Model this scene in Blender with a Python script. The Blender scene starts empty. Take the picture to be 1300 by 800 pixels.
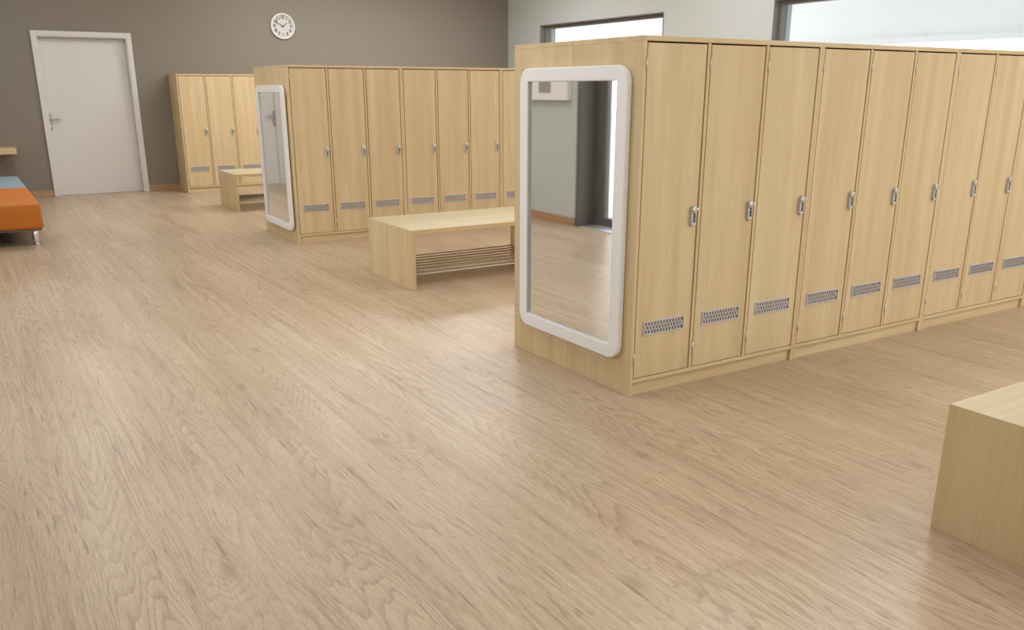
import bpy, bmesh, math, random
from mathutils import Vector, Matrix
random.seed(7)
PI = math.pi
SC = bpy.context.scene
COL = SC.collection

# ------------------------------------------------------------------ node helpers
def new_mat(name):
    m = bpy.data.materials.new(name); m.use_nodes = True
    nt = m.node_tree; nt.nodes.clear()
    out = nt.nodes.new('ShaderNodeOutputMaterial')
    return m, nt, out

def nd(nt, kind, **kw):
    n = nt.nodes.new(kind)
    for k, v in kw.items():
        if k.startswith('i_'):
            n.inputs[k[2:].replace('_', ' ')].default_value = v
        else:
            setattr(n, k, v)
    return n

def mth(nt, op, a, b=None, c=None, clamp=False):
    n = nt.nodes.new('ShaderNodeMath'); n.operation = op; n.use_clamp = clamp
    for i, v in enumerate((a, b, c)):
        if v is None: continue
        if isinstance(v, (int, float)): n.inputs[i].default_value = v
        else: nt.links.new(v, n.inputs[i])
    return n.outputs[0]

def ramp(nt, fac, stops, interp='LINEAR'):
    n = nt.nodes.new('ShaderNodeValToRGB'); cr = n.color_ramp; cr.interpolation = interp
    while len(cr.elements) < len(stops): cr.elements.new(0.5)
    for e, (p, c) in zip(cr.elements, stops):
        e.position = p
        e.color = (c, c, c, 1) if isinstance(c, (int, float)) else (*c, 1)
    nt.links.new(fac, n.inputs[0])
    return n.outputs[0]

def mixc(nt, fac, a, b, mode='MIX'):
    n = nt.nodes.new('ShaderNodeMix'); n.data_type = 'RGBA'; n.blend_type = mode
    if isinstance(fac, (int, float)): n.inputs[0].default_value = fac
    else: nt.links.new(fac, n.inputs[0])
    for v, i in ((a, 6), (b, 7)):
        if isinstance(v, tuple): n.inputs[i].default_value = (*v, 1)
        else: nt.links.new(v, n.inputs[i])
    return n.outputs[2]

def scaled(nt, vec, sx, sy, sz, off=None):
    n = nt.nodes.new('ShaderNodeMapping'); n.inputs['Scale'].default_value = (sx, sy, sz)
    nt.links.new(vec, n.inputs['Vector'])
    if off is not None: nt.links.new(off, n.inputs['Location'])
    return n.outputs[0]

def noise(nt, vec, scale, detail=2.0, rough=0.5, dist=0.0):
    n = nt.nodes.new('ShaderNodeTexNoise')
    n.inputs['Scale'].default_value = scale; n.inputs['Detail'].default_value = detail
    n.inputs['Roughness'].default_value = rough; n.inputs['Distortion'].default_value = dist
    nt.links.new(vec, n.inputs['Vector'])
    return n.outputs['Fac']

def principled(nt, out, base=None, rough=0.5, metal=0.0, spec=0.5, coat=0.0, bump=None, bump_d=0.002, bump_s=0.3):
    b = nt.nodes.new('ShaderNodeBsdfPrincipled')
    if isinstance(base, tuple): b.inputs['Base Color'].default_value = (*base, 1)
    elif base is not None: nt.links.new(base, b.inputs['Base Color'])
    if isinstance(rough, (int, float)): b.inputs['Roughness'].default_value = rough
    else: nt.links.new(rough, b.inputs['Roughness'])
    b.inputs['Metallic'].default_value = metal
    b.inputs['Specular IOR Level'].default_value = spec
    b.inputs['Coat Weight'].default_value = coat
    if bump is not None:
        bp = nt.nodes.new('ShaderNodeBump'); bp.inputs['Strength'].default_value = bump_s
        bp.inputs['Distance'].default_value = bump_d
        nt.links.new(bump, bp.inputs['Height']); nt.links.new(bp.outputs[0], b.inputs['Normal'])
    nt.links.new(b.outputs[0], out.inputs[0])
    return b

# ------------------------------------------------------------------ materials
def mat_floor():
    m, nt, out = new_mat('oak_laminate')
    co = nt.nodes.new('ShaderNodeTexCoord').outputs['Object']
    sp = nt.nodes.new('ShaderNodeSeparateXYZ'); nt.links.new(co, sp.inputs[0])
    X, Y = sp.outputs[0], sp.outputs[1]
    PW, PL = 0.31, 40.0
    xi = mth(nt, 'FLOOR', mth(nt, 'DIVIDE', X, PW))
    wn = nt.nodes.new('ShaderNodeTexWhiteNoise'); wn.noise_dimensions = '1D'; nt.links.new(xi, wn.inputs['W'])
    yo = mth(nt, 'ADD', Y, mth(nt, 'MULTIPLY', wn.outputs['Value'], PL))
    yi = mth(nt, 'FLOOR', mth(nt, 'DIVIDE', yo, PL))
    cid = nt.nodes.new('ShaderNodeCombineXYZ'); nt.links.new(xi, cid.inputs[0]); nt.links.new(yi, cid.inputs[1])
    w2 = nt.nodes.new('ShaderNodeTexWhiteNoise'); w2.noise_dimensions = '2D'; nt.links.new(cid.outputs[0], w2.inputs['Vector'])
    pid = w2.outputs['Value']
    # coordinates that jump from board to board
    cc = nt.nodes.new('ShaderNodeCombineXYZ')
    nt.links.new(X, cc.inputs[0]); nt.links.new(Y, cc.inputs[1])
    nt.links.new(mth(nt, 'MULTIPLY', pid, 37.0), cc.inputs[2])
    P = cc.outputs[0]
    # cathedral figure = contour lines of a stretched smooth field
    fld = noise(nt, scaled(nt, P, 4.6, 0.36, 1.0), 1.0, 1.5, 0.42, 0.2)
    knot = nt.nodes.new('ShaderNodeTexVoronoi'); knot.feature = 'F1'; knot.voronoi_dimensions = '2D'
    knot.inputs['Scale'].default_value = 1.0; nt.links.new(scaled(nt, co, 1.35, 0.62, 1), knot.inputs['Vector'])
    wob = noise(nt, scaled(nt, P, 70, 7, 1), 1.0, 3.0, 0.6)
    cont = mth(nt, 'ADD', mth(nt, 'MULTIPLY', fld, 44.0), mth(nt, 'MULTIPLY', wob, 0.65))
    kd = mth(nt, 'MULTIPLY', knot.outputs['Distance'], 4.6)
    cont = mth(nt, 'ADD', cont, mth(nt, 'DIVIDE', 5.5, mth(nt, 'ADD', 1.0, mth(nt, 'MULTIPLY', mth(nt, 'MULTIPLY', kd, kd), 6.0))))
    ring = mth(nt, 'FRACT', cont)
    ringv = ramp(nt, ring, [(0.0, 0.0), (0.06, 1.0), (0.20, 0.70), (0.50, 0.15), (1.0, 0.0)])
    ringmask = ramp(nt, noise(nt, scaled(nt, P, 2.0, 0.8, 1), 1.0, 1.5, 0.5), [(0.36, 0.30), (0.58, 1.0)])
    ringbrk = ramp(nt, noise(nt, scaled(nt, P, 110, 13, 1), 1.0, 2.0, 0.6), [(0.28, 0.50), (0.55, 1.0)])
    ringv = mth(nt, 'MULTIPLY', mth(nt, 'MULTIPLY', ringv, ringmask), ringbrk)
    # straight fibres and pores
    fib = noise(nt, scaled(nt, P, 190, 9.0, 1), 1.0, 4.0, 0.68)
    fib2 = noise(nt, scaled(nt, P, 34, 0.75, 1), 1.0, 3.0, 0.6)
    pore = ramp(nt, noise(nt, scaled(nt, P, 230, 9.0, 1), 1.0, 2.0, 0.6), [(0.60, 0.0), (0.72, 1.0)])
    crack = ramp(nt, noise(nt, scaled(nt, P, 85, 4.2, 1), 1.0, 2.5, 0.55), [(0.64, 0.0), (0.72, 1.0)])
    kn = ramp(nt, mth(nt, 'ADD', knot.outputs['Distance'], mth(nt, 'MULTIPLY', mth(nt, 'SUBTRACT', wob, 0.5), 0.06)), [(0.0, 1.0), (0.014, 0.75), (0.045, 0.0)])
    patch = noise(nt, scaled(nt, co, 5.0, 0.9, 1), 1.0, 3.0, 0.55)
    base = ramp(nt, patch, [(0.28, FLOOR_A), (0.52, FLOOR_B), (0.76, FLOOR_C)])
    tint = ramp(nt, pid, [(0.0, (0.96, 0.955, 0.945)), (0.5, (1.0, 1.0, 1.0)), (1.0, (1.03, 1.03, 1.03))])
    base = mixc(nt, 1.0, base, tint, 'MULTIPLY')
    base = mixc(nt, mth(nt, 'MULTIPLY', ringv, 0.60), base, (0.262, 0.158, 0.088))
    base = mixc(nt, ramp(nt, fib, [(0.44, 0.0), (0.72, 0.36)]), base, (0.26, 0.175, 0.11))
    grit = noise(nt, scaled(nt, P, 210, 34, 1), 1.0, 2.0, 0.7)
    base = mixc(nt, ramp(nt, grit, [(0.48, 0.0), (0.68, 0.22)]), base, (0.27, 0.18, 0.11))
    base = mixc(nt, ramp(nt, grit, [(0.32, 0.14), (0.48, 0.0)]), base, (0.72, 0.60, 0.47))
    base = mixc(nt, ramp(nt, fib2, [(0.50, 0.0), (0.76, 0.55)]), base, (0.28, 0.19, 0.12))
    base = mixc(nt, ramp(nt, fib2, [(0.25, 0.28), (0.46, 0.0)]), base, (0.66, 0.54, 0.42))
    base = mixc(nt, mth(nt, 'MULTIPLY', pore, 0.35), base, (0.20, 0.13, 0.08))
    base = mixc(nt, mth(nt, 'MULTIPLY', crack, 0.62), base, (0.17, 0.105, 0.065))
    base = mixc(nt, mth(nt, 'MULTIPLY', kn, 0.48), base, (0.20, 0.12, 0.07))
    # board joints
    fx = mth(nt, 'FRACT', mth(nt, 'DIVIDE', X, PW)); fy = mth(nt, 'FRACT', mth(nt, 'DIVIDE', yo, PL))
    jx = mth(nt, 'MINIMUM', fx, mth(nt, 'SUBTRACT', 1.0, fx)); jy = mth(nt, 'MINIMUM', fy, mth(nt, 'SUBTRACT', 1.0, fy))
    j = mth(nt, 'MAXIMUM', mth(nt, 'LESS_THAN', jx, 0.0035), mth(nt, 'LESS_THAN', jy, 0.0005))
    base = mixc(nt, mth(nt, 'MULTIPLY', j, 0.12), base, (0.22, 0.15, 0.09))
    hgt = mth(nt, 'ADD', mth(nt, 'MULTIPLY', ringv, -0.25), mth(nt, 'ADD', mth(nt, 'MULTIPLY', fib, -0.8), mth(nt, 'MULTIPLY', pore, -0.6)))
    rg = mth(nt, 'ADD', mth(nt, 'MULTIPLY', fib, 0.10), FLOOR_ROUGH)
    principled(nt, out, base, rg, 0.0, 0.6, 0.0, hgt, 0.0006, 0.30)
    return m

def mat_maple(name, axis='z', tint=None):
    """pale maple veneer, grain along one axis"""
    m, nt, out = new_mat(name)
    co = nt.nodes.new('ShaderNodeTexCoord').outputs['Object']
    oi = nt.nodes.new('ShaderNodeObjectInfo')
    rv = nt.nodes.new('ShaderNodeCombineXYZ')
    for i, k in enumerate((13.0, 29.0, 7.0)):
        nt.links.new(mth(nt, 'MULTIPLY', oi.outputs['Random'], k), rv.inputs[i])
    def sc(a, b):   # a across, b along
        return {'z': (a, a, b), 'x': (b, a, a), 'y': (a, b, a)}[axis]
    V = lambda a, b: scaled(nt, co, *sc(a, b), off=rv.outputs[0])
    band = noise(nt, V(11.0, 0.30), 1.0, 2.0, 0.5, 0.2)
    flame = noise(nt, V(16.0, 1.6), 1.0, 3.0, 0.55, 0.6)
    fib = noise(nt, V(140.0, 4.0), 1.0, 3.0, 0.6)
    cloud = noise(nt, V(5.0, 3.0), 1.0, 3.0, 0.6)
    fleck = ramp(nt, noise(nt, V(12.0, 34.0), 1.0, 2.0, 0.5), [(0.70, 0.0), (0.80, 1.0)])
    base = ramp(nt, band, [(0.30, MAPLE_A), (0.50, MAPLE_B), (0.70, MAPLE_C)])
    base = mixc(nt, ramp(nt, flame, [(0.45, 0.0), (0.80, 0.40)]), base, MAPLE_D)
    base = mixc(nt, ramp(nt, cloud, [(0.50, 0.0), (0.80, 0.30)]), base, MAPLE_E)
    base = mixc(nt, ramp(nt, fib, [(0.45, 0.0), (0.80, 0.16)]), base, (0.40, 0.25, 0.11))
    base = mixc(nt, mth(nt, 'MULTIPLY', fleck, 0.25), base, (0.42, 0.25, 0.10))
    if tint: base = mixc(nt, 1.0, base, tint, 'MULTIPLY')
    principled(nt, out, base, 0.45, 0.0, 0.25, 0.0, fib, 0.0004, 0.15)
    return m

def mat_paint(name, col, rough=0.6, grain=0.02, spec=0.3):
    m, nt, out = new_mat(name)
    co = nt.nodes.new('ShaderNodeTexCoord').outputs['Object']
    n = noise(nt, co, 55.0, 3.0, 0.6)
    b = mixc(nt, n, tuple(c * (1 - grain) for c in col), tuple(min(1, c * (1 + grain)) for c in col))
    principled(nt, out, b, rough, 0.0, spec, 0.0, n, 0.001, 0.05)
    return m

def mat_metal(name, col, rough=0.3, grain=0.05):
    m, nt, out = new_mat(name)
    co = nt.nodes.new('ShaderNodeTexCoord').outputs['Object']
    n = noise(nt, scaled(nt, co, 20, 20, 200), 1.0, 2.0, 0.5)
    r = mth(nt, 'ADD', mth(nt, 'MULTIPLY', n, grain), rough)
    principled(nt, out, col, r, 1.0, 0.5)
    return m

def mat_fabric(name, col):
    m, nt, out = new_mat(name)
    co = nt.nodes.new('ShaderNodeTexCoord').outputs['Object']
    n = noise(nt, co, 260.0, 3.0, 0.6)
    b = mixc(nt, n, tuple(c * 0.9 for c in col), tuple(c * 1.08 for c in col))
    principled(nt, out, b, 0.55, 0.0, 0.35, 0.0, n, 0.0006, 0.2)
    return m

def mat_mirror():
    m, nt, out = new_mat('mirror_silver')
    co = nt.nodes.new('ShaderNodeTexCoord').outputs['Object']
    n = noise(nt, co, 3.0, 1.0, 0.5)
    r = mth(nt, 'ADD', mth(nt, 'MULTIPLY', n, 0.012), 0.02)
    principled(nt, out, (0.86, 0.86, 0.85), r, 1.0, 0.5)
    return m

def mat_glass():
    m, nt, out = new_mat('window_glass')
    co = nt.nodes.new('ShaderNodeTexCoord').outputs['Object']
    n = noise(nt, co, 2.0, 1.0, 0.5)
    tr = nt.nodes.new('ShaderNodeBsdfTransparent'); tr.inputs[0].default_value = (0.95, 0.96, 0.96, 1)
    gl = nt.nodes.new('ShaderNodeBsdfGlossy'); gl.inputs['Roughness'].default_value = 0.02
    lw = nt.nodes.new('ShaderNodeLayerWeight'); lw.inputs['Blend'].default_value = 0.5
    fr = mth(nt, 'ADD', mth(nt, 'MULTIPLY', mth(nt, 'POWER', lw.outputs['Facing'], 5.0), 0.9), 0.03)
    mx = nt.nodes.new('ShaderNodeMixShader')
    nt.links.new(mth(nt, 'MULTIPLY', fr, mth(nt, 'ADD', mth(nt, 'MULTIPLY', n, 0.1), 0.85)), mx.inputs[0])
    nt.links.new(tr.outputs[0], mx.inputs[1]); nt.links.new(gl.outputs[0], mx.inputs[2])
    nt.links.new(mx.outputs[0], out.inputs[0])
    return m

FLOOR_A, FLOOR_B, FLOOR_C = (0.47, 0.346, 0.232), (0.54, 0.415, 0.29), (0.60, 0.48, 0.352)
FLOOR_ROUGH = 0.31
MAPLE_A, MAPLE_B, MAPLE_C = (0.60, 0.455, 0.255), (0.65, 0.505, 0.30), (0.70, 0.56, 0.352)
MAPLE_D, MAPLE_E = (0.54, 0.385, 0.20), (0.60, 0.415, 0.215)
M = dict(
    floor=mat_floor(), maple=mat_maple('maple_veneer', 'z'), maple_x=mat_maple('maple_veneer_lengthwise', 'x'),
    maple_sheen=mat_maple('maple_veneer_sheen', 'x', (0.86, 0.95, 1.06)),  # cooler tint puts the bench tops' whitish sheen into the colour
    taupe=mat_paint('taupe_wall_paint', (0.235, 0.208, 0.172)), pale=mat_paint('pale_grey_wall_paint', (0.51, 0.545, 0.535)),
    ceil=mat_paint('ceiling_paint', (0.82, 0.82, 0.80)), white=mat_paint('white_lacquer', (0.84, 0.83, 0.835), 0.35, 0.01, 0.5),
    door=mat_paint('door_lacquer', (0.67, 0.655, 0.635), 0.4, 0.01, 0.4), frame=mat_paint('grey_window_lacquer', (0.215, 0.20, 0.19), 0.45, 0.02), lining=mat_paint('shaded_grey_door_lining', (0.125, 0.115, 0.105), 0.5, 0.02),  # lining: grey lacquer with its unlit darkness put into the colour
    steel=mat_metal('brushed_steel', (0.66, 0.64, 0.63), 0.30),
    chrome=mat_metal('chrome', (0.80, 0.79, 0.78), 0.12), black=mat_paint('black_plastic', (0.012, 0.012, 0.014), 0.4),
    dark=mat_paint('dark_recess', (0.13, 0.115, 0.115), 0.7), alu=mat_metal('vent_aluminium', (0.62, 0.60, 0.61), 0.45),
    lock=mat_paint('grey_lock_body', (0.53, 0.52, 0.52), 0.3, 0.02, 0.5), orange=mat_fabric('orange_upholstery', (0.52, 0.155, 0.013)),
    blue=mat_fabric('grey_blue_upholstery', (0.24, 0.33, 0.37)), mirror=mat_mirror(), glass=mat_glass(),
    ink=mat_paint('dial_ink', (0.05, 0.045, 0.045), 0.5), dial=mat_paint('clock_dial', (0.56, 0.555, 0.54), 0.5, 0.01),
    panelgrey=mat_paint('grey_panel', (0.33, 0.31, 0.30), 0.5), hallwhite=mat_paint('hall_white_paint', (0.88, 0.88, 0.88), 0.7, 0.005),
    sill=mat_metal('aluminium_threshold', (0.75, 0.75, 0.76), 0.5), ground=mat_paint('outside_paving', (0.62, 0.61, 0.59), 0.8, 0.05),
    rod=mat_paint('cream_rod_lacquer', (0.62, 0.57, 0.50), 0.35, 0.02, 0.5), steel_dark=mat_metal('satin_handle_steel', (0.44, 0.42, 0.40), 0.38),
)
def mat_skirting():
    m, nt, out = new_mat('beech_skirting')
    co = nt.nodes.new('ShaderNodeTexCoord').outputs['Object']
    n = noise(nt, scaled(nt, co, 3, 3, 60), 1.0, 3.0, 0.6)
    principled(nt, out, ramp(nt, n, [(0.3, (0.36, 0.215, 0.11)), (0.7, (0.46, 0.285, 0.155))]), 0.45)
    return m
M['board'] = mat_skirting()

# ------------------------------------------------------------------ mesh helpers
class MB:
    def __init__(s): s.bm = bmesh.new(); s.mats = []
    def _mi(s, m):
        if m not in s.mats: s.mats.append(m)
        return s.mats.index(m)
    def _add(s, tmp, m, smooth=False):
        i = s._mi(m)
        for f in tmp.faces: f.material_index = i; f.smooth = smooth
        me = bpy.data.meshes.new('tmp'); tmp.to_mesh(me); tmp.free()
        s.bm.from_mesh(me); bpy.data.meshes.remove(me)
        return s
    def box(s, x0, x1, y0, y1, z0, z1, m, bev=0.0, seg=1, smooth=False):
        t = bmesh.new(); bmesh.ops.create_cube(t, size=1)
        for v in t.verts:
            v.co = Vector(((x0 + x1) / 2 + v.co.x * (x1 - x0), (y0 + y1) / 2 + v.co.y * (y1 - y0), (z0 + z1) / 2 + v.co.z * (z1 - z0)))
        if bev: bmesh.ops.bevel(t, geom=t.edges[:], offset=bev, segments=seg, affect='EDGES', profile=0.5)
        return s._add(t, m, smooth)
    def cyl(s, p0, p1, r0, m, r1=None, n=20, bev=0.0, smooth=True):
        p0, p1 = Vector(p0), Vector(p1); d = p1 - p0
        t = bmesh.new()
        bmesh.ops.create_cone(t, cap_ends=True, segments=n, radius1=r0, radius2=r0 if r1 is None else r1, depth=d.length)
        if bev:
            ee = [e for e in t.edges if len([f for f in e.link_faces if len(f.verts) > 4]) == 1]
            bmesh.ops.bevel(t, geom=ee, offset=bev, segments=2, affect='EDGES', profile=0.5)
        q = Vector((0, 0, 1)).rotation_difference(d.normalized())
        bmesh.ops.transform(t, matrix=Matrix.Translation((p0 + p1) / 2) @ q.to_matrix().to_4x4(), verts=t.verts)
        i = s._mi(m)
        for f in t.faces: f.material_index = i; f.smooth = smooth and len(f.verts) <= 4
        me = bpy.data.meshes.new('tmp'); t.to_mesh(me); t.free(); s.bm.from_mesh(me); bpy.data.meshes.remove(me)
        return s
    def ball(s, c, r, m, sc=(1, 1, 1)):
        t = bmesh.new(); bmesh.ops.create_uvsphere(t, u_segments=20, v_segments=12, radius=r)
        for v in t.verts: v.co = Vector((c[0] + v.co.x * sc[0], c[1] + v.co.y * sc[1], c[2] + v.co.z * sc[2]))
        return s._add(t, m, True)
    def prism(s, outer, holes_none, axis, a0, a1, m, bev=0.0):
        """extrude a 2-D outline along an axis ('x','y','z')"""
        t = bmesh.new()
        def P(u, v, a): return {'x': (a, u, v), 'y': (u, a, v), 'z': (u, v, a)}[axis]
        lo = [t.verts.new(P(u, v, a0)) for u, v in outer]; hi = [t.verts.new(P(u, v, a1)) for u, v in outer]
        t.faces.new(lo); t.faces.new(hi[::-1])
        n = len(outer)
        for i in range(n): t.faces.new((lo[i], hi[i], hi[(i + 1) % n], lo[(i + 1) % n]))
        bmesh.ops.recalc_face_normals(t, faces=t.faces)
        if bev: bmesh.ops.bevel(t, geom=t.edges[:], offset=bev, segments=2, affect='EDGES', profile=0.5)
        return s._add(t, m)
    def ring(s, outer, inner, axis, a0, a1, m, bev=0.0):
        """frame between two outlines with the same number of points, extruded along an axis"""
        t = bmesh.new()
        def P(u, v, a): return {'x': (a, u, v), 'y': (u, a, v), 'z': (u, v, a)}[axis]
        lo = [t.verts.new(P(u, v, a0)) for u, v in outer]; hi = [t.verts.new(P(u, v, a1)) for u, v in outer]
        li = [t.verts.new(P(u, v, a0)) for u, v in inner]; hii = [t.verts.new(P(u, v, a1)) for u, v in inner]
        n = len(outer)
        for i in range(n):
            k = (i + 1) % n
            t.faces.new((lo[i], hi[i], hi[k], lo[k])); t.faces.new((li[i], li[k], hii[k], hii[i]))
            t.faces.new((hi[i], hii[i], hii[k], hi[k])); t.faces.new((lo[i], lo[k], li[k], li[i]))
        bmesh.ops.recalc_face_normals(t, faces=t.faces)
        if bev:
            sharp = [e for e in t.edges if len(e.link_faces) == 2 and e.calc_face_angle(0) > 1.0]
            bmesh.ops.bevel(t, geom=sharp, offset=bev, segments=2, affect='EDGES', profile=0.5)
        return s._add(t, m)
    def build(s, name, parent=None, kind=None, loc=None):
        me = bpy.data.meshes.new(name); s.bm.to_mesh(me); s.bm.free()
        for m in s.mats: me.materials.append(m)
        o = bpy.data.objects.new(name, me); COL.objects.link(o)
        if parent: o.parent = parent
        if kind: o['kind'] = kind
        if loc: o.location = loc
        return o

def rrect(u0, u1, v0, v1, r, n=8):
    pts = []
    for cx, cy, a0 in ((u1 - r, v1 - r, 0), (u0 + r, v1 - r, 90), (u0 + r, v0 + r, 180), (u1 - r, v0 + r, 270)):
        for k in range(n + 1):
            a = math.radians(a0 + 90 * k / n); pts.append((cx + r * math.cos(a), cy + r * math.sin(a)))
    return pts

def thing(name, label, cat, loc=(0, 0, 0), rotz=0.0, group=None):
    o = bpy.data.objects.new(name, None); COL.objects.link(o); o.empty_display_size = 0.1
    o.location = loc; o.rotation_euler = (0, 0, rotz); o['label'] = label; o['category'] = cat
    if group: o['group'] = group
    return o

def copy_tree(src, parent=None):
    c = src.copy(); COL.objects.link(c)
    if parent: c.parent = parent
    for ch in list(src.children): copy_tree(ch, c)
    return c

def dup(src, loc, label, rotz=None, group=None):
    c = copy_tree(src); c.location = loc; c['label'] = label
    if rotz is not None: c.rotation_euler = (0, 0, rotz)
    if group: c['group'] = group
    return c

# ------------------------------------------------------------------ room
XL, XR, YF, YB, ZC = -2.95, 5.744, -6.2, 10.377, 3.3
WT = 0.30
def S(name, mb): return mb.build(name, kind='structure')

S('floor', MB().box(XL - WT, XR + WT, YF - WT, YB + WT, -0.1, 0, M['floor']))
S('ceiling', MB().box(XL - WT, XR + WT, YF - WT, YB + WT, ZC, ZC + 0.2, M['ceil']))
# back wall with a door opening
DX0, DX1, DZ = -1.469, -0.260, 2.108
fw_ = 0.062
a, b, c = DX0 + fw_ - 0.01, DX1 - fw_ + 0.01, DZ - fw_ + 0.01
S('wall_back', MB().box(XL - WT, a, YB, YB + WT, 0, ZC, M['taupe']).box(b, XR + WT, YB, YB + WT, 0, ZC, M['taupe'])
  .box(a, b, YB, YB + WT, c, ZC, M['taupe']).box(a, b, YB + 0.2, YB + WT, 0, c, M['taupe']))  # last box: unseen panel added behind the leaf to keep sky light out
FX0, FX1, FZ0, FZ1 = -1.6, 5.0, 0.85, 2.75
S('wall_front', MB().box(XL - WT, FX0, YF - WT, YF, 0, ZC, M['pale']).box(FX1, XR + WT, YF - WT, YF, 0, ZC, M['pale'])
  .box(FX0, FX1, YF - WT, YF, 0, FZ0, M['pale']).box(FX0, FX1, YF - WT, YF, FZ1, ZC, M['pale']))
w3 = MB()  # unseen glazing added to throw daylight on the locker fronts
for k in range(4):
    x0 = FX0 + 0.001 + k * (FX1 - FX0 - 0.002) / 4; x1 = x0 + (FX1 - FX0 - 0.002) / 4 - 0.0005
    w3.ring([(x0, FZ0 + .001), (x1, FZ0 + .001), (x1, FZ1 - .001), (x0, FZ1 - .001)], [(x0 + .05, FZ0 + .05), (x1 - .05, FZ0 + .05), (x1 - .05, FZ1 - .05), (x0 + .05, FZ1 - .05)], 'y', YF - 0.2, YF - 0.12, M['frame'])
w3 = w3.build('added_window', kind='structure')
MB().box(FX0 + .04, FX1 - .04, YF - 0.165, YF - 0.155, FZ0 + .04, FZ1 - .04, M['glass']).build('window_pane', w3)
# right wall with two windows
WZ0, WZ1 = 0.88, 2.365
W1 = (6.443, 9.395); W2 = (0.45, 4.549)
mb = MB()
for y0, y1 in ((YF, W2[0]), (W2[1], W1[0]), (W1[1], YB)): mb.box(XR, XR + WT, y0, y1, 0, ZC, M['pale'])
for y0, y1 in (W1, W2): mb.box(XR, XR + WT, y0, y1, 0, WZ0, M['pale']).box(XR, XR + WT, y0, y1, WZ1, ZC, M['pale'])
S('wall_right', mb)
def window(name, y0, y1):
    fr = MB()
    o = [(y0, WZ0), (y1, WZ0), (y1, WZ1), (y0, WZ1)]
    def inset(d): return [(y0 + d, WZ0 + d), (y1 - d, WZ0 + d), (y1 - d, WZ1 - d), (y0 + d, WZ1 - d)]
    f = fr.ring(o, inset(0.012), 'x', XR - 0.006, XR + 0.20, M['frame']).build(name, kind='structure')
    MB().ring(inset(0.0125), inset(0.058), 'x', XR + 0.085, XR + 0.165, M['frame'], 0.004).build('window_frame', f)
    MB().box(XR + 0.118, XR + 0.130, y0 + 0.05, y1 - 0.05, WZ0 + 0.05, WZ1 - 0.05, M['glass']).build('window_pane', f)
    MB().box(XR - 0.05, XR - 0.006, y0 - 0.02, y1 + 0.02, WZ0 - 0.03, WZ0 - 0.001, M['hallwhite'], 0.004).build('window_sill', f)
window('window_1', *W1); window('window_2', *W2)
# left wall with a glazed door in a deep lining painted darker for its shade
LY0, LY1, LZ = 0.20, 4.462, 2.36
S('wall_left', MB().box(XL - WT, XL, YF, LY0, 0, ZC, M['pale']).box(XL - WT, XL, LY1, YB, 0, ZC, M['pale'])
  .box(XL - WT, XL, LY0, LY1, LZ, ZC, M['pale']))
dl = MB().box(XL - WT, XL + 0.004, LY1 - 0.06, LY1 - 0.001, 0, LZ - 0.001, M['lining']).box(XL - WT, XL + 0.004, LY0 + 0.001, LY0 + 0.06, 0, LZ - 0.001, M['lining']) \
    .box(XL - WT, XL + 0.004, LY0 + 0.06, LY1 - 0.06, LZ - 0.06, LZ - 0.001, M['lining']).build('door_2', kind='structure')
u0, u1 = LY0 + 0.061, LY1 - 0.061
nl = 3; lw_ = (u1 - u0) / nl  # far leaf is the door; the other panels are added for side light
for k in range(nl):
    a0, a1 = u0 + k * lw_ + 0.001, u0 + (k + 1) * lw_ - 0.001; st = 0.17 if k == nl - 1 else 0.10; zb = 0.10 if k == nl - 1 else 0.85
    fo = MB().ring([(a0, 0.012), (a1, 0.012), (a1, LZ - 0.061), (a0, LZ - 0.061)], [(a0 + .10, zb), (a1 - st, zb), (a1 - st, LZ - 0.17), (a0 + .10, LZ - 0.17)], 'x', XL - 0.26, XL - 0.20, M['lining'], 0.003).build('door_frame', dl)
    MB().box(XL - 0.238, XL - 0.226, a0 + .095, a1 - st + .005, zb - 0.005, LZ - 0.165, M['glass']).build('door_pane', fo)
MB().box(XL - 0.20, XL - 0.001, u0, u1, 0.0005, 0.010, M['sill']).build('threshold', dl)
# skirting boards
bh, bt = 0.085, 0.014
S('baseboard_back', MB().box(XL, DX0 - 0.002, YB - bt, YB, 0.0005, bh, M['board'], 0.002).box(DX1 + 0.002, XR, YB - bt, YB, 0.0005, bh, M['board'], 0.002))
S('baseboard_left', MB().box(XL, XL + bt, YF, LY0, 0.0005, bh, M['board'], 0.002).box(XL, XL + bt, LY1, YB - bt - .001, 0.0005, bh, M['board'], 0.002))
S('baseboard_right', MB().box(XR - bt, XR, YF, YB - bt - .001, 0.0005, bh, M['board'], 0.002))

# white door in the back wall
d1 = MB()
def Lfrm(mb, x0, x1, z1, w, y0, y1, m):
    mb.box(x0, x0 + w, y0, y1, 0, z1, m, 0.004, 2).box(x1 - w, x1, y0, y1, 0, z1, m, 0.004, 2).box(x0 + w - 0.004, x1 - w + 0.004, y0, y1, z1 - w, z1, m, 0.004, 2)
Lfrm(d1, DX0, DX1, DZ, fw_, YB - 0.022, YB - 0.0005, M['door'])
Lfrm(d1, DX0 + fw_ - 0.009, DX1 - fw_ + 0.009, DZ - fw_ + 0.009, 0.022, YB - 0.012, YB + 0.16, M['door'])
door1 = d1.build('door_1', kind='structure')
lf = MB().box(DX0 + fw_ + 0.015, DX1 - fw_ - 0.015, YB + 0.085, YB + 0.125, 0.001, DZ - fw_ - 0.016, M['door'], 0.002).build('door_leaf', door1)
hx, hz, hy = -1.380, 1.0, YB + 0.085
h = MB().prism(rrect(hx - 0.021, hx + 0.021, 0.86, 1.075, 0.008), None, 'y', hy - 0.010, hy, M['steel_dark'])
h.cyl((hx, hy - 0.008, hz), (hx, hy - 0.058, hz), 0.0105, M['steel_dark'])
h.cyl((hx - 0.008, hy - 0.052, hz), (hx + 0.118, hy - 0.052, hz), 0.0105, M['steel_dark'], bev=0.003)
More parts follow.
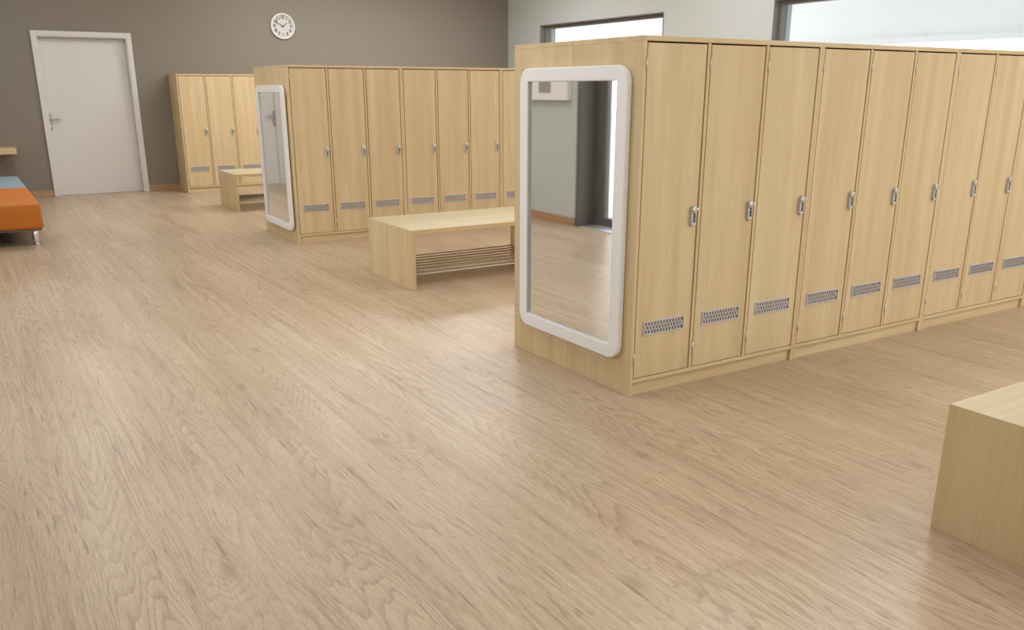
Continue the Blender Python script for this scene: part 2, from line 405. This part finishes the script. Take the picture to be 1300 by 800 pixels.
h.cyl((hx, hy - 0.014, 0.915), (hx, hy - 0.008, 0.915), 0.011, M['chrome']).box(hx - 0.002, hx + 0.002, hy - 0.0155, hy - 0.013, 0.903, 0.915, M['black'])
h.build('door_handle', lf)

# wall clock, ten to two
CX, CZ, CR = 1.845, 2.27, 0.178
ck = thing('wall_clock', 'round white wall clock with dark numerals on the taupe back wall', 'clock', (CX, YB, CZ))
prof = [(CR, -0.001), (CR, -0.030), (CR - 0.004, -0.036), (CR - 0.012, -0.038), (CR - 0.018, -0.034), (CR - 0.020, -0.020), (CR - 0.021, -0.001)]
t = bmesh.new(); N = 64; rows = []
for i in range(N):
    an = 2 * PI * i / N; rows.append([t.verts.new((r * math.cos(an), y, r * math.sin(an))) for r, y in prof])
for i in range(N):
    for j in range(len(prof) - 1):
        f = t.faces.new((rows[i][j], rows[i][j + 1], rows[(i + 1) % N][j + 1], rows[(i + 1) % N][j])); f.smooth = True
bmesh.ops.recalc_face_normals(t, faces=t.faces)
mb = MB(); mb._add(t, M['white'], True); mb.build('rim', ck)
dial = MB().cyl((0, -0.002, 0), (0, -0.018, 0), CR - 0.020, M['dial'], n=64).build('dial', ck)
nb = MB()
for k in range(1, 13):
    cu = bpy.data.curves.new('numeral_text', 'FONT'); cu.body = str(k); cu.size = 0.058; cu.align_x = 'CENTER'; cu.align_y = 'CENTER'; cu.extrude = 0.0006
    cu.offset = 0.0022
    to = bpy.data.objects.new('numeral_text', cu); COL.objects.link(to)
    dg = bpy.context.evaluated_depsgraph_get(); dg.update()
    me = bpy.data.meshes.new_from_object(to.evaluated_get(dg))
    bpy.data.objects.remove(to); bpy.data.curves.remove(cu)
    t = bmesh.new(); t.from_mesh(me); bpy.data.meshes.remove(me)
    an = PI / 2 - k * PI / 6; R_ = 0.122
    for v in t.verts: v.co = Vector((v.co.x + R_ * math.cos(an), -0.0192 - v.co.z, v.co.y + R_ * math.sin(an)))
    nb._add(t, M['ink'])
for k in range(60):
    an = k * PI / 30; r0, r1 = (0.146, 0.155); w = 0.0026 if k % 5 == 0 else 0.0011
    q = Vector((math.cos(an), 0, math.sin(an))); p = Vector((-math.sin(an), 0, math.cos(an)))
    t = bmesh.new()
    t.faces.new([t.verts.new(q * rr + p * ww + Vector((0, -0.0188, 0))) for rr, ww in ((r0, -w), (r1, -w), (r1, w), (r0, w))])
    nb._add(t, M['ink'])
nb.build('numerals', dial)
def hand(name, clock_deg, ln, w, y):
    an = math.radians(90 - clock_deg); q = Vector((math.cos(an), 0, math.sin(an))); p = Vector((-math.sin(an), 0, math.cos(an)))
    pts = [q * -0.022 + p * w, q * -0.022 - p * w, q * ln - p * w * 0.7, q * ln + p * w * 0.7]
    MB().prism([(v.x, v.z) for v in pts], None, 'y', y - 0.0015, y, M['ink']).build(name, ck)
hand('hour_hand', 56, 0.082, 0.0052, -0.0215); hand('minute_hand', 300, 0.115, 0.0042, -0.0245)
MB().cyl((0, -0.018, 0), (0, -0.029, 0), 0.011, M['ink']).build('hub', ck)

# ------------------------------------------------------------------ lockers
W, H, D = 1.107, 1.584, 0.5025
T = 0.018
def make_locker():
    """origin: front left bottom corner, doors face -Y"""
    r = thing('locker_cabinet', '', 'locker', group='maple locker cabinets')
    e = 0.0004
    for x0 in (e, W - T): MB().box(x0, x0 + T - e, 0, D - e, 0.0005, H - T - 0.003, M['maple'], 0.0008).build('side_panel', r)
    MB().box(e, W - e, -0.0, D - e, H - T - 0.0028, H, M['maple_x'], 0.001).build('top_panel', r)
    MB().box(T + e, W - T - e, 0.0, D - T, 0.065, 0.083, M['maple_x'], 0.0008).build('base_panel', r)
    MB().box(T + e, W - T - e, 0.016, 0.034, 0.0005, 0.0645, M['maple_x']).build('plinth', r)
    MB().box(T + e, W - T - e, D - 0.010, D - 0.002, 0.0005, H - T - 0.004, M['maple']).build('back_panel', r)
    cw = (W - 4 * T) / 3
    for k in (1, 2):
        x0 = k * (cw + T); MB().box(x0 + e, x0 + T - e, 0.0, D - 0.011, 0.0835, H - T - 0.004, M['maple'], 0.0008).build('divider', r)
    first = None
    for k in range(3):
        x0 = T + k * (cw + T)
        if first is None:
            g = 0.0050
            z0, z1 = 0.0865, H - T - 0.0095
            d = MB().box(g + 0.0015, cw - g, 0.0025, 0.0205, z0, z1, M['maple'], 0.0012).build('door', r, loc=(x0, 0, 0))
            # vent grille
            vx0, vx1, vz0, vz1 = cw / 2 - 0.124, cw / 2 + 0.124, 0.287, 0.353
            v = MB().ring([(vx0, vz0), (vx1, vz0), (vx1, vz1), (vx0, vz1)], [(vx0 + .006, vz0 + .006), (vx1 - .006, vz0 + .006), (vx1 - .006, vz1 - .006), (vx0 + .006, vz1 - .006)], 'y', -0.0035, 0.0024, M['lock'], 0.0008)
            v.box(vx0 + .004, vx1 - .004, 0.0004, 0.0013, vz0 + .004, vz1 - .004, M['dark'])
            ns = 13; hh = (vz1 - vz0 - 0.012) / 3
            for rr in range(3):
                for q in range(ns + 1):
                    xx = vx0 + 0.006 + (q + (0.5 if rr % 2 else 0.0)) * (vx1 - vx0 - 0.012) / ns
                    if xx > vx1 - 0.007: continue
                    v.box(max(xx - 0.0050, vx0 + .005), min(xx + 0.0050, vx1 - .005), -0.002, 0.0006, vz0 + 0.006 + rr * hh, vz0 + 0.006 + (rr + 1) * hh, M['alu'])
            for rr in (1, 2): v.box(vx0 + .005, vx1 - .005, -0.0016, 0.0006, vz0 + 0.006 + rr * hh - 0.002, vz0 + 0.006 + rr * hh + 0.002, M['alu'])
            v.build('vent_grille', d)
            # combination lock with turning knob
            lx = cw - 0.034
            l = MB().prism(rrect(lx - 0.0155, lx + 0.0155, 0.772, 0.868, 0.0150), None, 'y', -0.013, 0.0024, M['lock'], 0.003)
            l.cyl((lx - 0.002, -0.011, 0.848), (lx - 0.002, -0.020, 0.848), 0.0165, M['steel'], r1=0.0145, n=28, bev=0.004)
            l.box(lx + 0.006, lx + 0.024, -0.017, -0.009, 0.842, 0.854, M['steel'], 0.003, 2)
            for q in range(4): l.box(lx - 0.0065, lx + 0.0065, -0.0150, -0.011, 0.7905 + q * 0.0105, 0.7985 + q * 0.0105, M['black'], 0.0012)
            l.build('combination_lock', d)
            for hz_ in (0.185, 1.475):
                MB().cyl((-0.0005, -0.0015, hz_ - 0.024), (-0.0005, -0.0015, hz_ + 0.024), 0.0032, M['steel'], n=10).build('hinge', d)
            first = d
        else:
            d = first.copy(); COL.objects.link(d); d.parent = r; d.location = (x0, 0, 0)
            for ch in list(first.children):
                q = ch.copy(); COL.objects.link(q); q.parent = d
    return r
BX, BY, CX_, CY_ = 0.0845, 4.9305, 0.1642, 9.8687
lk = make_locker()
lk['label'] = 'maple three-door locker cabinet beside the big mirror, first of the nearest row'
G = 'maple locker cabinets'
dup(lk, (W, 0, 0), 'second three-door maple locker cabinet from the mirror end of the nearest row')
dup(lk, (2 * W, 0, 0), 'third three-door maple locker cabinet from the mirror end of the nearest row')
dup(lk, (3 * W, 0, 0), 'fourth maple locker cabinet of the nearest row, a sliver at the right edge')
dup(lk, (W, 2 * D + 0.001, 0), 'rear maple locker cabinet of the nearest block, its end panel behind the big mirror', PI)
dup(lk, (BX, BY, 0), 'maple three-door locker cabinet beside the farther mirror, first of the middle row')
dup(lk, (BX + W, BY, 0), 'second maple locker cabinet from the mirror end of the middle row')
dup(lk, (BX + 2 * W, BY, 0), 'third maple locker cabinet of the middle row, partly hidden by the nearest locker block')
dup(lk, (BX + W, BY + 2 * D + 0.001, 0), 'rear maple locker cabinet of the middle block, its end panel behind the farther mirror', PI)
dup(lk, (CX_, CY_, 0), 'maple three-door locker cabinet against the taupe back wall, right of the white door')

# ------------------------------------------------------------------ mirrors on the locker ends
def make_mirror(y0, y1, z0, z1):
    r = thing('wall_mirror', '', 'mirror', group='white framed mirrors')
    fw = 0.072
    MB().ring(rrect(y0, y1, z0, z1, 0.075, 10), rrect(y0 + fw, y1 - fw, z0 + fw - .008, z1 - fw + .008, 0.006, 10), 'x', -0.030, -0.0006, M['white'], 0.005).build('mirror_frame', r)
    MB().box(-0.015, -0.003, y0 + fw - 0.006, y1 - fw + 0.006, z0 + fw - 0.014, z1 - fw + 0.014, M['mirror']).build('mirror_glass', r)
    return r
m1 = make_mirror(0.064, 0.910, 0.165, 1.470)
m1['label'] = 'large white-framed mirror with rounded corners on the end of the nearest locker block'
dup(m1, (BX - 0.0112, BY - 0.016, -0.055), 'white-framed mirror on the end of the middle locker row, reflecting the white door', -0.012)

# ------------------------------------------------------------------ slatted benches
def make_bench():
    """origin: front left bottom corner"""
    r = thing('changing_bench', '', 'bench', group='maple benches with shoe rack')
    L, Dp, Hh, tt = 1.32, 0.762, 0.4292, 0.030
    # mitred top and ends
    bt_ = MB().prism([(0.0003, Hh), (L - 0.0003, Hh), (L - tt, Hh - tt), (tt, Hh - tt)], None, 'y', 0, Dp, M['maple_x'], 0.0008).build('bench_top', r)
    bt_.data.materials.append(M['maple_sheen'])
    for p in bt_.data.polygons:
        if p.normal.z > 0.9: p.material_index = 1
    MB().prism([(0, 0.0005), (0, Hh - 0.0004), (tt - 0.0005, Hh - tt - 0.0004), (tt - 0.0005, 0.0005)], None, 'y', 0, Dp, M['maple'], 0.0008).build('end_panel', r)
    MB().prism([(L, 0.0005), (L, Hh - 0.0004), (L - tt + 0.0005, Hh - tt - 0.0004), (L - tt + 0.0005, 0.0005)], None, 'y', 0, Dp, M['maple'], 0.0008).build('end_panel', r)
    first = None
    for k in range(8):
        y = 0.036 + k * (Dp - 0.072) / 7
        if first is None:
            first = MB().cyl((tt, 0, 0.106), (L - tt, 0, 0.106), 0.0055, M['rod'], n=12).build('shoe_rack_rod', r, loc=(0, y, 0))
        else:
            q = first.copy(); COL.objects.link(q); q.parent = r; q.location = (0, y, 0)
    return r
bn = make_bench(); bn.location = (0.1235, 2.567, 0)
bn['label'] = 'maple bench with metal shoe-rack rods between the nearest and middle locker rows'
dup(bn, (0.2119, 7.4967, 0), 'farthest maple bench, half hidden by the end of the middle locker row')
dup(bn, (0.0368, -2.2611, 0), 'nearest maple bench, its solid end and top cut off at lower right')

# ------------------------------------------------------------------ upholstered benches on the left
def make_couch(mat, y0, y1):
    r = thing('upholstered_bench', '', 'bench', (0, 0, 0), 0, 'upholstered bench modules')
    x0, x1, z0, z1 = XL + 0.03, -1.918, 0.146, 0.388
    MB().box(x0, x1, y0, y1, z0 + 0.004, z1, mat, 0.032, 5, True).build('seat_cushion', r)
    MB().box(x0 + 0.02, x1 - 0.02, y0 + 0.02, y1 - 0.02, z0 - 0.010, z0 + 0.012, M['dark']).build('base_board', r)
    for xx in (x0 + 0.08, x1 - 0.075):
        for yy in (y0 + 0.105, y1 - 0.105):
            MB().cyl((xx, yy, 0.001), (xx, yy, z0 - 0.0105), 0.026, M['chrome'], n=24, bev=0.002).cyl((xx, yy, 0.0005), (xx, yy, 0.008), 0.028, M['chrome'], n=24).build('leg', r)
    return r
k1 = make_couch(M['orange'], 6.10, 7.700); k1['label'] = 'orange upholstered bench on chrome legs at the left edge'
k2 = make_couch(M['blue'], 7.706, 9.20); k2['label'] = 'grey-blue upholstered bench standing directly behind the orange one'

# wooden ledge fixed to the back wall behind the benches
sh = thing('wall_shelf', 'pale wooden ledge on the back wall above the grey-blue bench, cut by the left edge', 'shelf')
MB().box(XL + 0.001, -1.858, 9.86, YB - 0.0005, 0.600, 0.668, M['maple_x'], 0.004, 2).build('shelf_board', sh)
for xx in (-2.75, -2.2): MB().box(xx, xx + 0.03, 10.0, YB - 0.0005, 0.52, 0.5995, M['steel'], 0.002).build('bracket', sh)

# white wall box seen in the big mirror
wb = thing('wall_box', 'white wall-mounted box with a grey square, seen reflected in the big mirror', 'wall unit')
MB().box(XL + 0.0005, XL + 0.062, 4.567, 5.62, 1.27, 1.80, M['white'], 0.006, 2).build('casing', wb)
MB().box(XL + 0.062, XL + 0.066, 4.86, 5.08, 1.345, 1.52, M['panelgrey'], 0.001).build('display_panel', wb)

# ------------------------------------------------------------------ hall beyond the right windows and the outside
HX = XR + 5.2
S('floor_hall', MB().box(XR + WT, HX + 0.3, -6, 20, -0.1, 0, M['hallwhite']))
S('ceiling_hall', MB().box(XR + WT, HX + 0.3, -6, 20, 3.6, 3.8, M['hallwhite']))
S('wall_hall', MB().box(HX, HX + 0.3, -6, 20, 2.10, 3.6, M['hallwhite']).box(HX, HX + 0.3, -6, 20, 0, 0.5, M['hallwhite']).box(HX, HX + 0.3, 9.5, 20, 0.5, 2.1, M['hallwhite']))
S('wall_hall_end', MB().box(XR + WT, HX + 0.3, 20, 20.2, 0, 3.6, M['hallwhite']).box(XR + WT, HX + 0.3, -6.2, -6, 0, 3.6, M['hallwhite']))
S('trim_1', MB().box(HX - 0.05, HX, -6, 20, 2.10, 2.20, M['hallwhite']))
S('ground_outside', MB().box(-40, XL - WT, -40, 40, -0.12, -0.02, M['ground']))

# ------------------------------------------------------------------ light
w = bpy.data.worlds.new('sky'); SC.world = w; w.use_nodes = True
nt = w.node_tree; nt.nodes.clear()
bg = nt.nodes.new('ShaderNodeBackground'); bg.inputs[0].default_value = (0.97, 0.99, 1.0, 1); bg.inputs[1].default_value = 3.5
wo = nt.nodes.new('ShaderNodeOutputWorld'); nt.links.new(bg.outputs[0], wo.inputs[0])

def area(name, loc, sx, sy, power, col=(1, 0.95, 0.88), rot=(0, 0, 0)):
    l = bpy.data.lights.new(name, 'AREA'); l.shape = 'RECTANGLE'; l.size = sx; l.size_y = sy; l.energy = power; l.color = col
    o = bpy.data.objects.new(name, l); COL.objects.link(o); o.location = loc; o.rotation_euler = rot
    return o
WARM = (1.0, 0.995, 0.98)
LAMPS = [(-1.0, 1.2, 32), (1.7, 1.2, 40), (4.2, 1.2, 50), (-1.0, 4.7, 24), (1.7, 4.7, 10), (4.2, 4.7, 40), (-1.7, 7.7, 42), (1.7, 8.4, 50), (3.5, 7.9, 86),
         (-1.0, -2.4, 20), (1.7, -2.4, 14), (4.2, -2.4, 56), (1.7, -5.0, 42), (4.2, -5.0, 44)]
for xx, yy, pw in LAMPS:
    area('ceiling_lamp', (xx, yy, ZC - 0.02), 1.5, 1.5, pw, WARM)
for yy in (-2, 4, 10, 16): area('hall_lamp', (XR + 2.7, yy, 3.58), 4.2, 5.6, 17, (1, 1, 1))

# ------------------------------------------------------------------ camera
cam = bpy.data.cameras.new('camera'); co = bpy.data.objects.new('camera', cam); COL.objects.link(co)
yaw, pitch = 0.557, 0.3019
fwv = Vector((math.sin(yaw) * math.cos(pitch), math.cos(yaw) * math.cos(pitch), -math.sin(pitch)))
rv = Vector((math.cos(yaw), -math.sin(yaw), 0)); uv = rv.cross(fwv)
mw = Matrix((rv, uv, -fwv)).transposed().to_4x4(); mw.translation = (-2.4676, -2.9306, 1.3644)
co.matrix_world = mw
cam.sensor_fit = 'HORIZONTAL'; cam.sensor_width = 36.0; cam.lens = 1096.61 / 1300 * 36.0
cam.shift_x = 0.0; cam.shift_y = 56.85 / 1300; cam.clip_start = 0.02; cam.clip_end = 200
SC.camera = co

vs = SC.view_settings
SC.display_settings.display_device = 'sRGB'
vs.view_transform = 'Standard'; vs.look = 'None'; vs.exposure = 0.0; vs.gamma = 1.0; vs.use_curve_mapping = False
SC.cycles.max_bounces = 8; SC.cycles.diffuse_bounces = 5; SC.cycles.glossy_bounces = 4; SC.cycles.transparent_max_bounces = 8
SC.cycles.sample_clamp_indirect = 4.0; SC.cycles.caustics_reflective = False
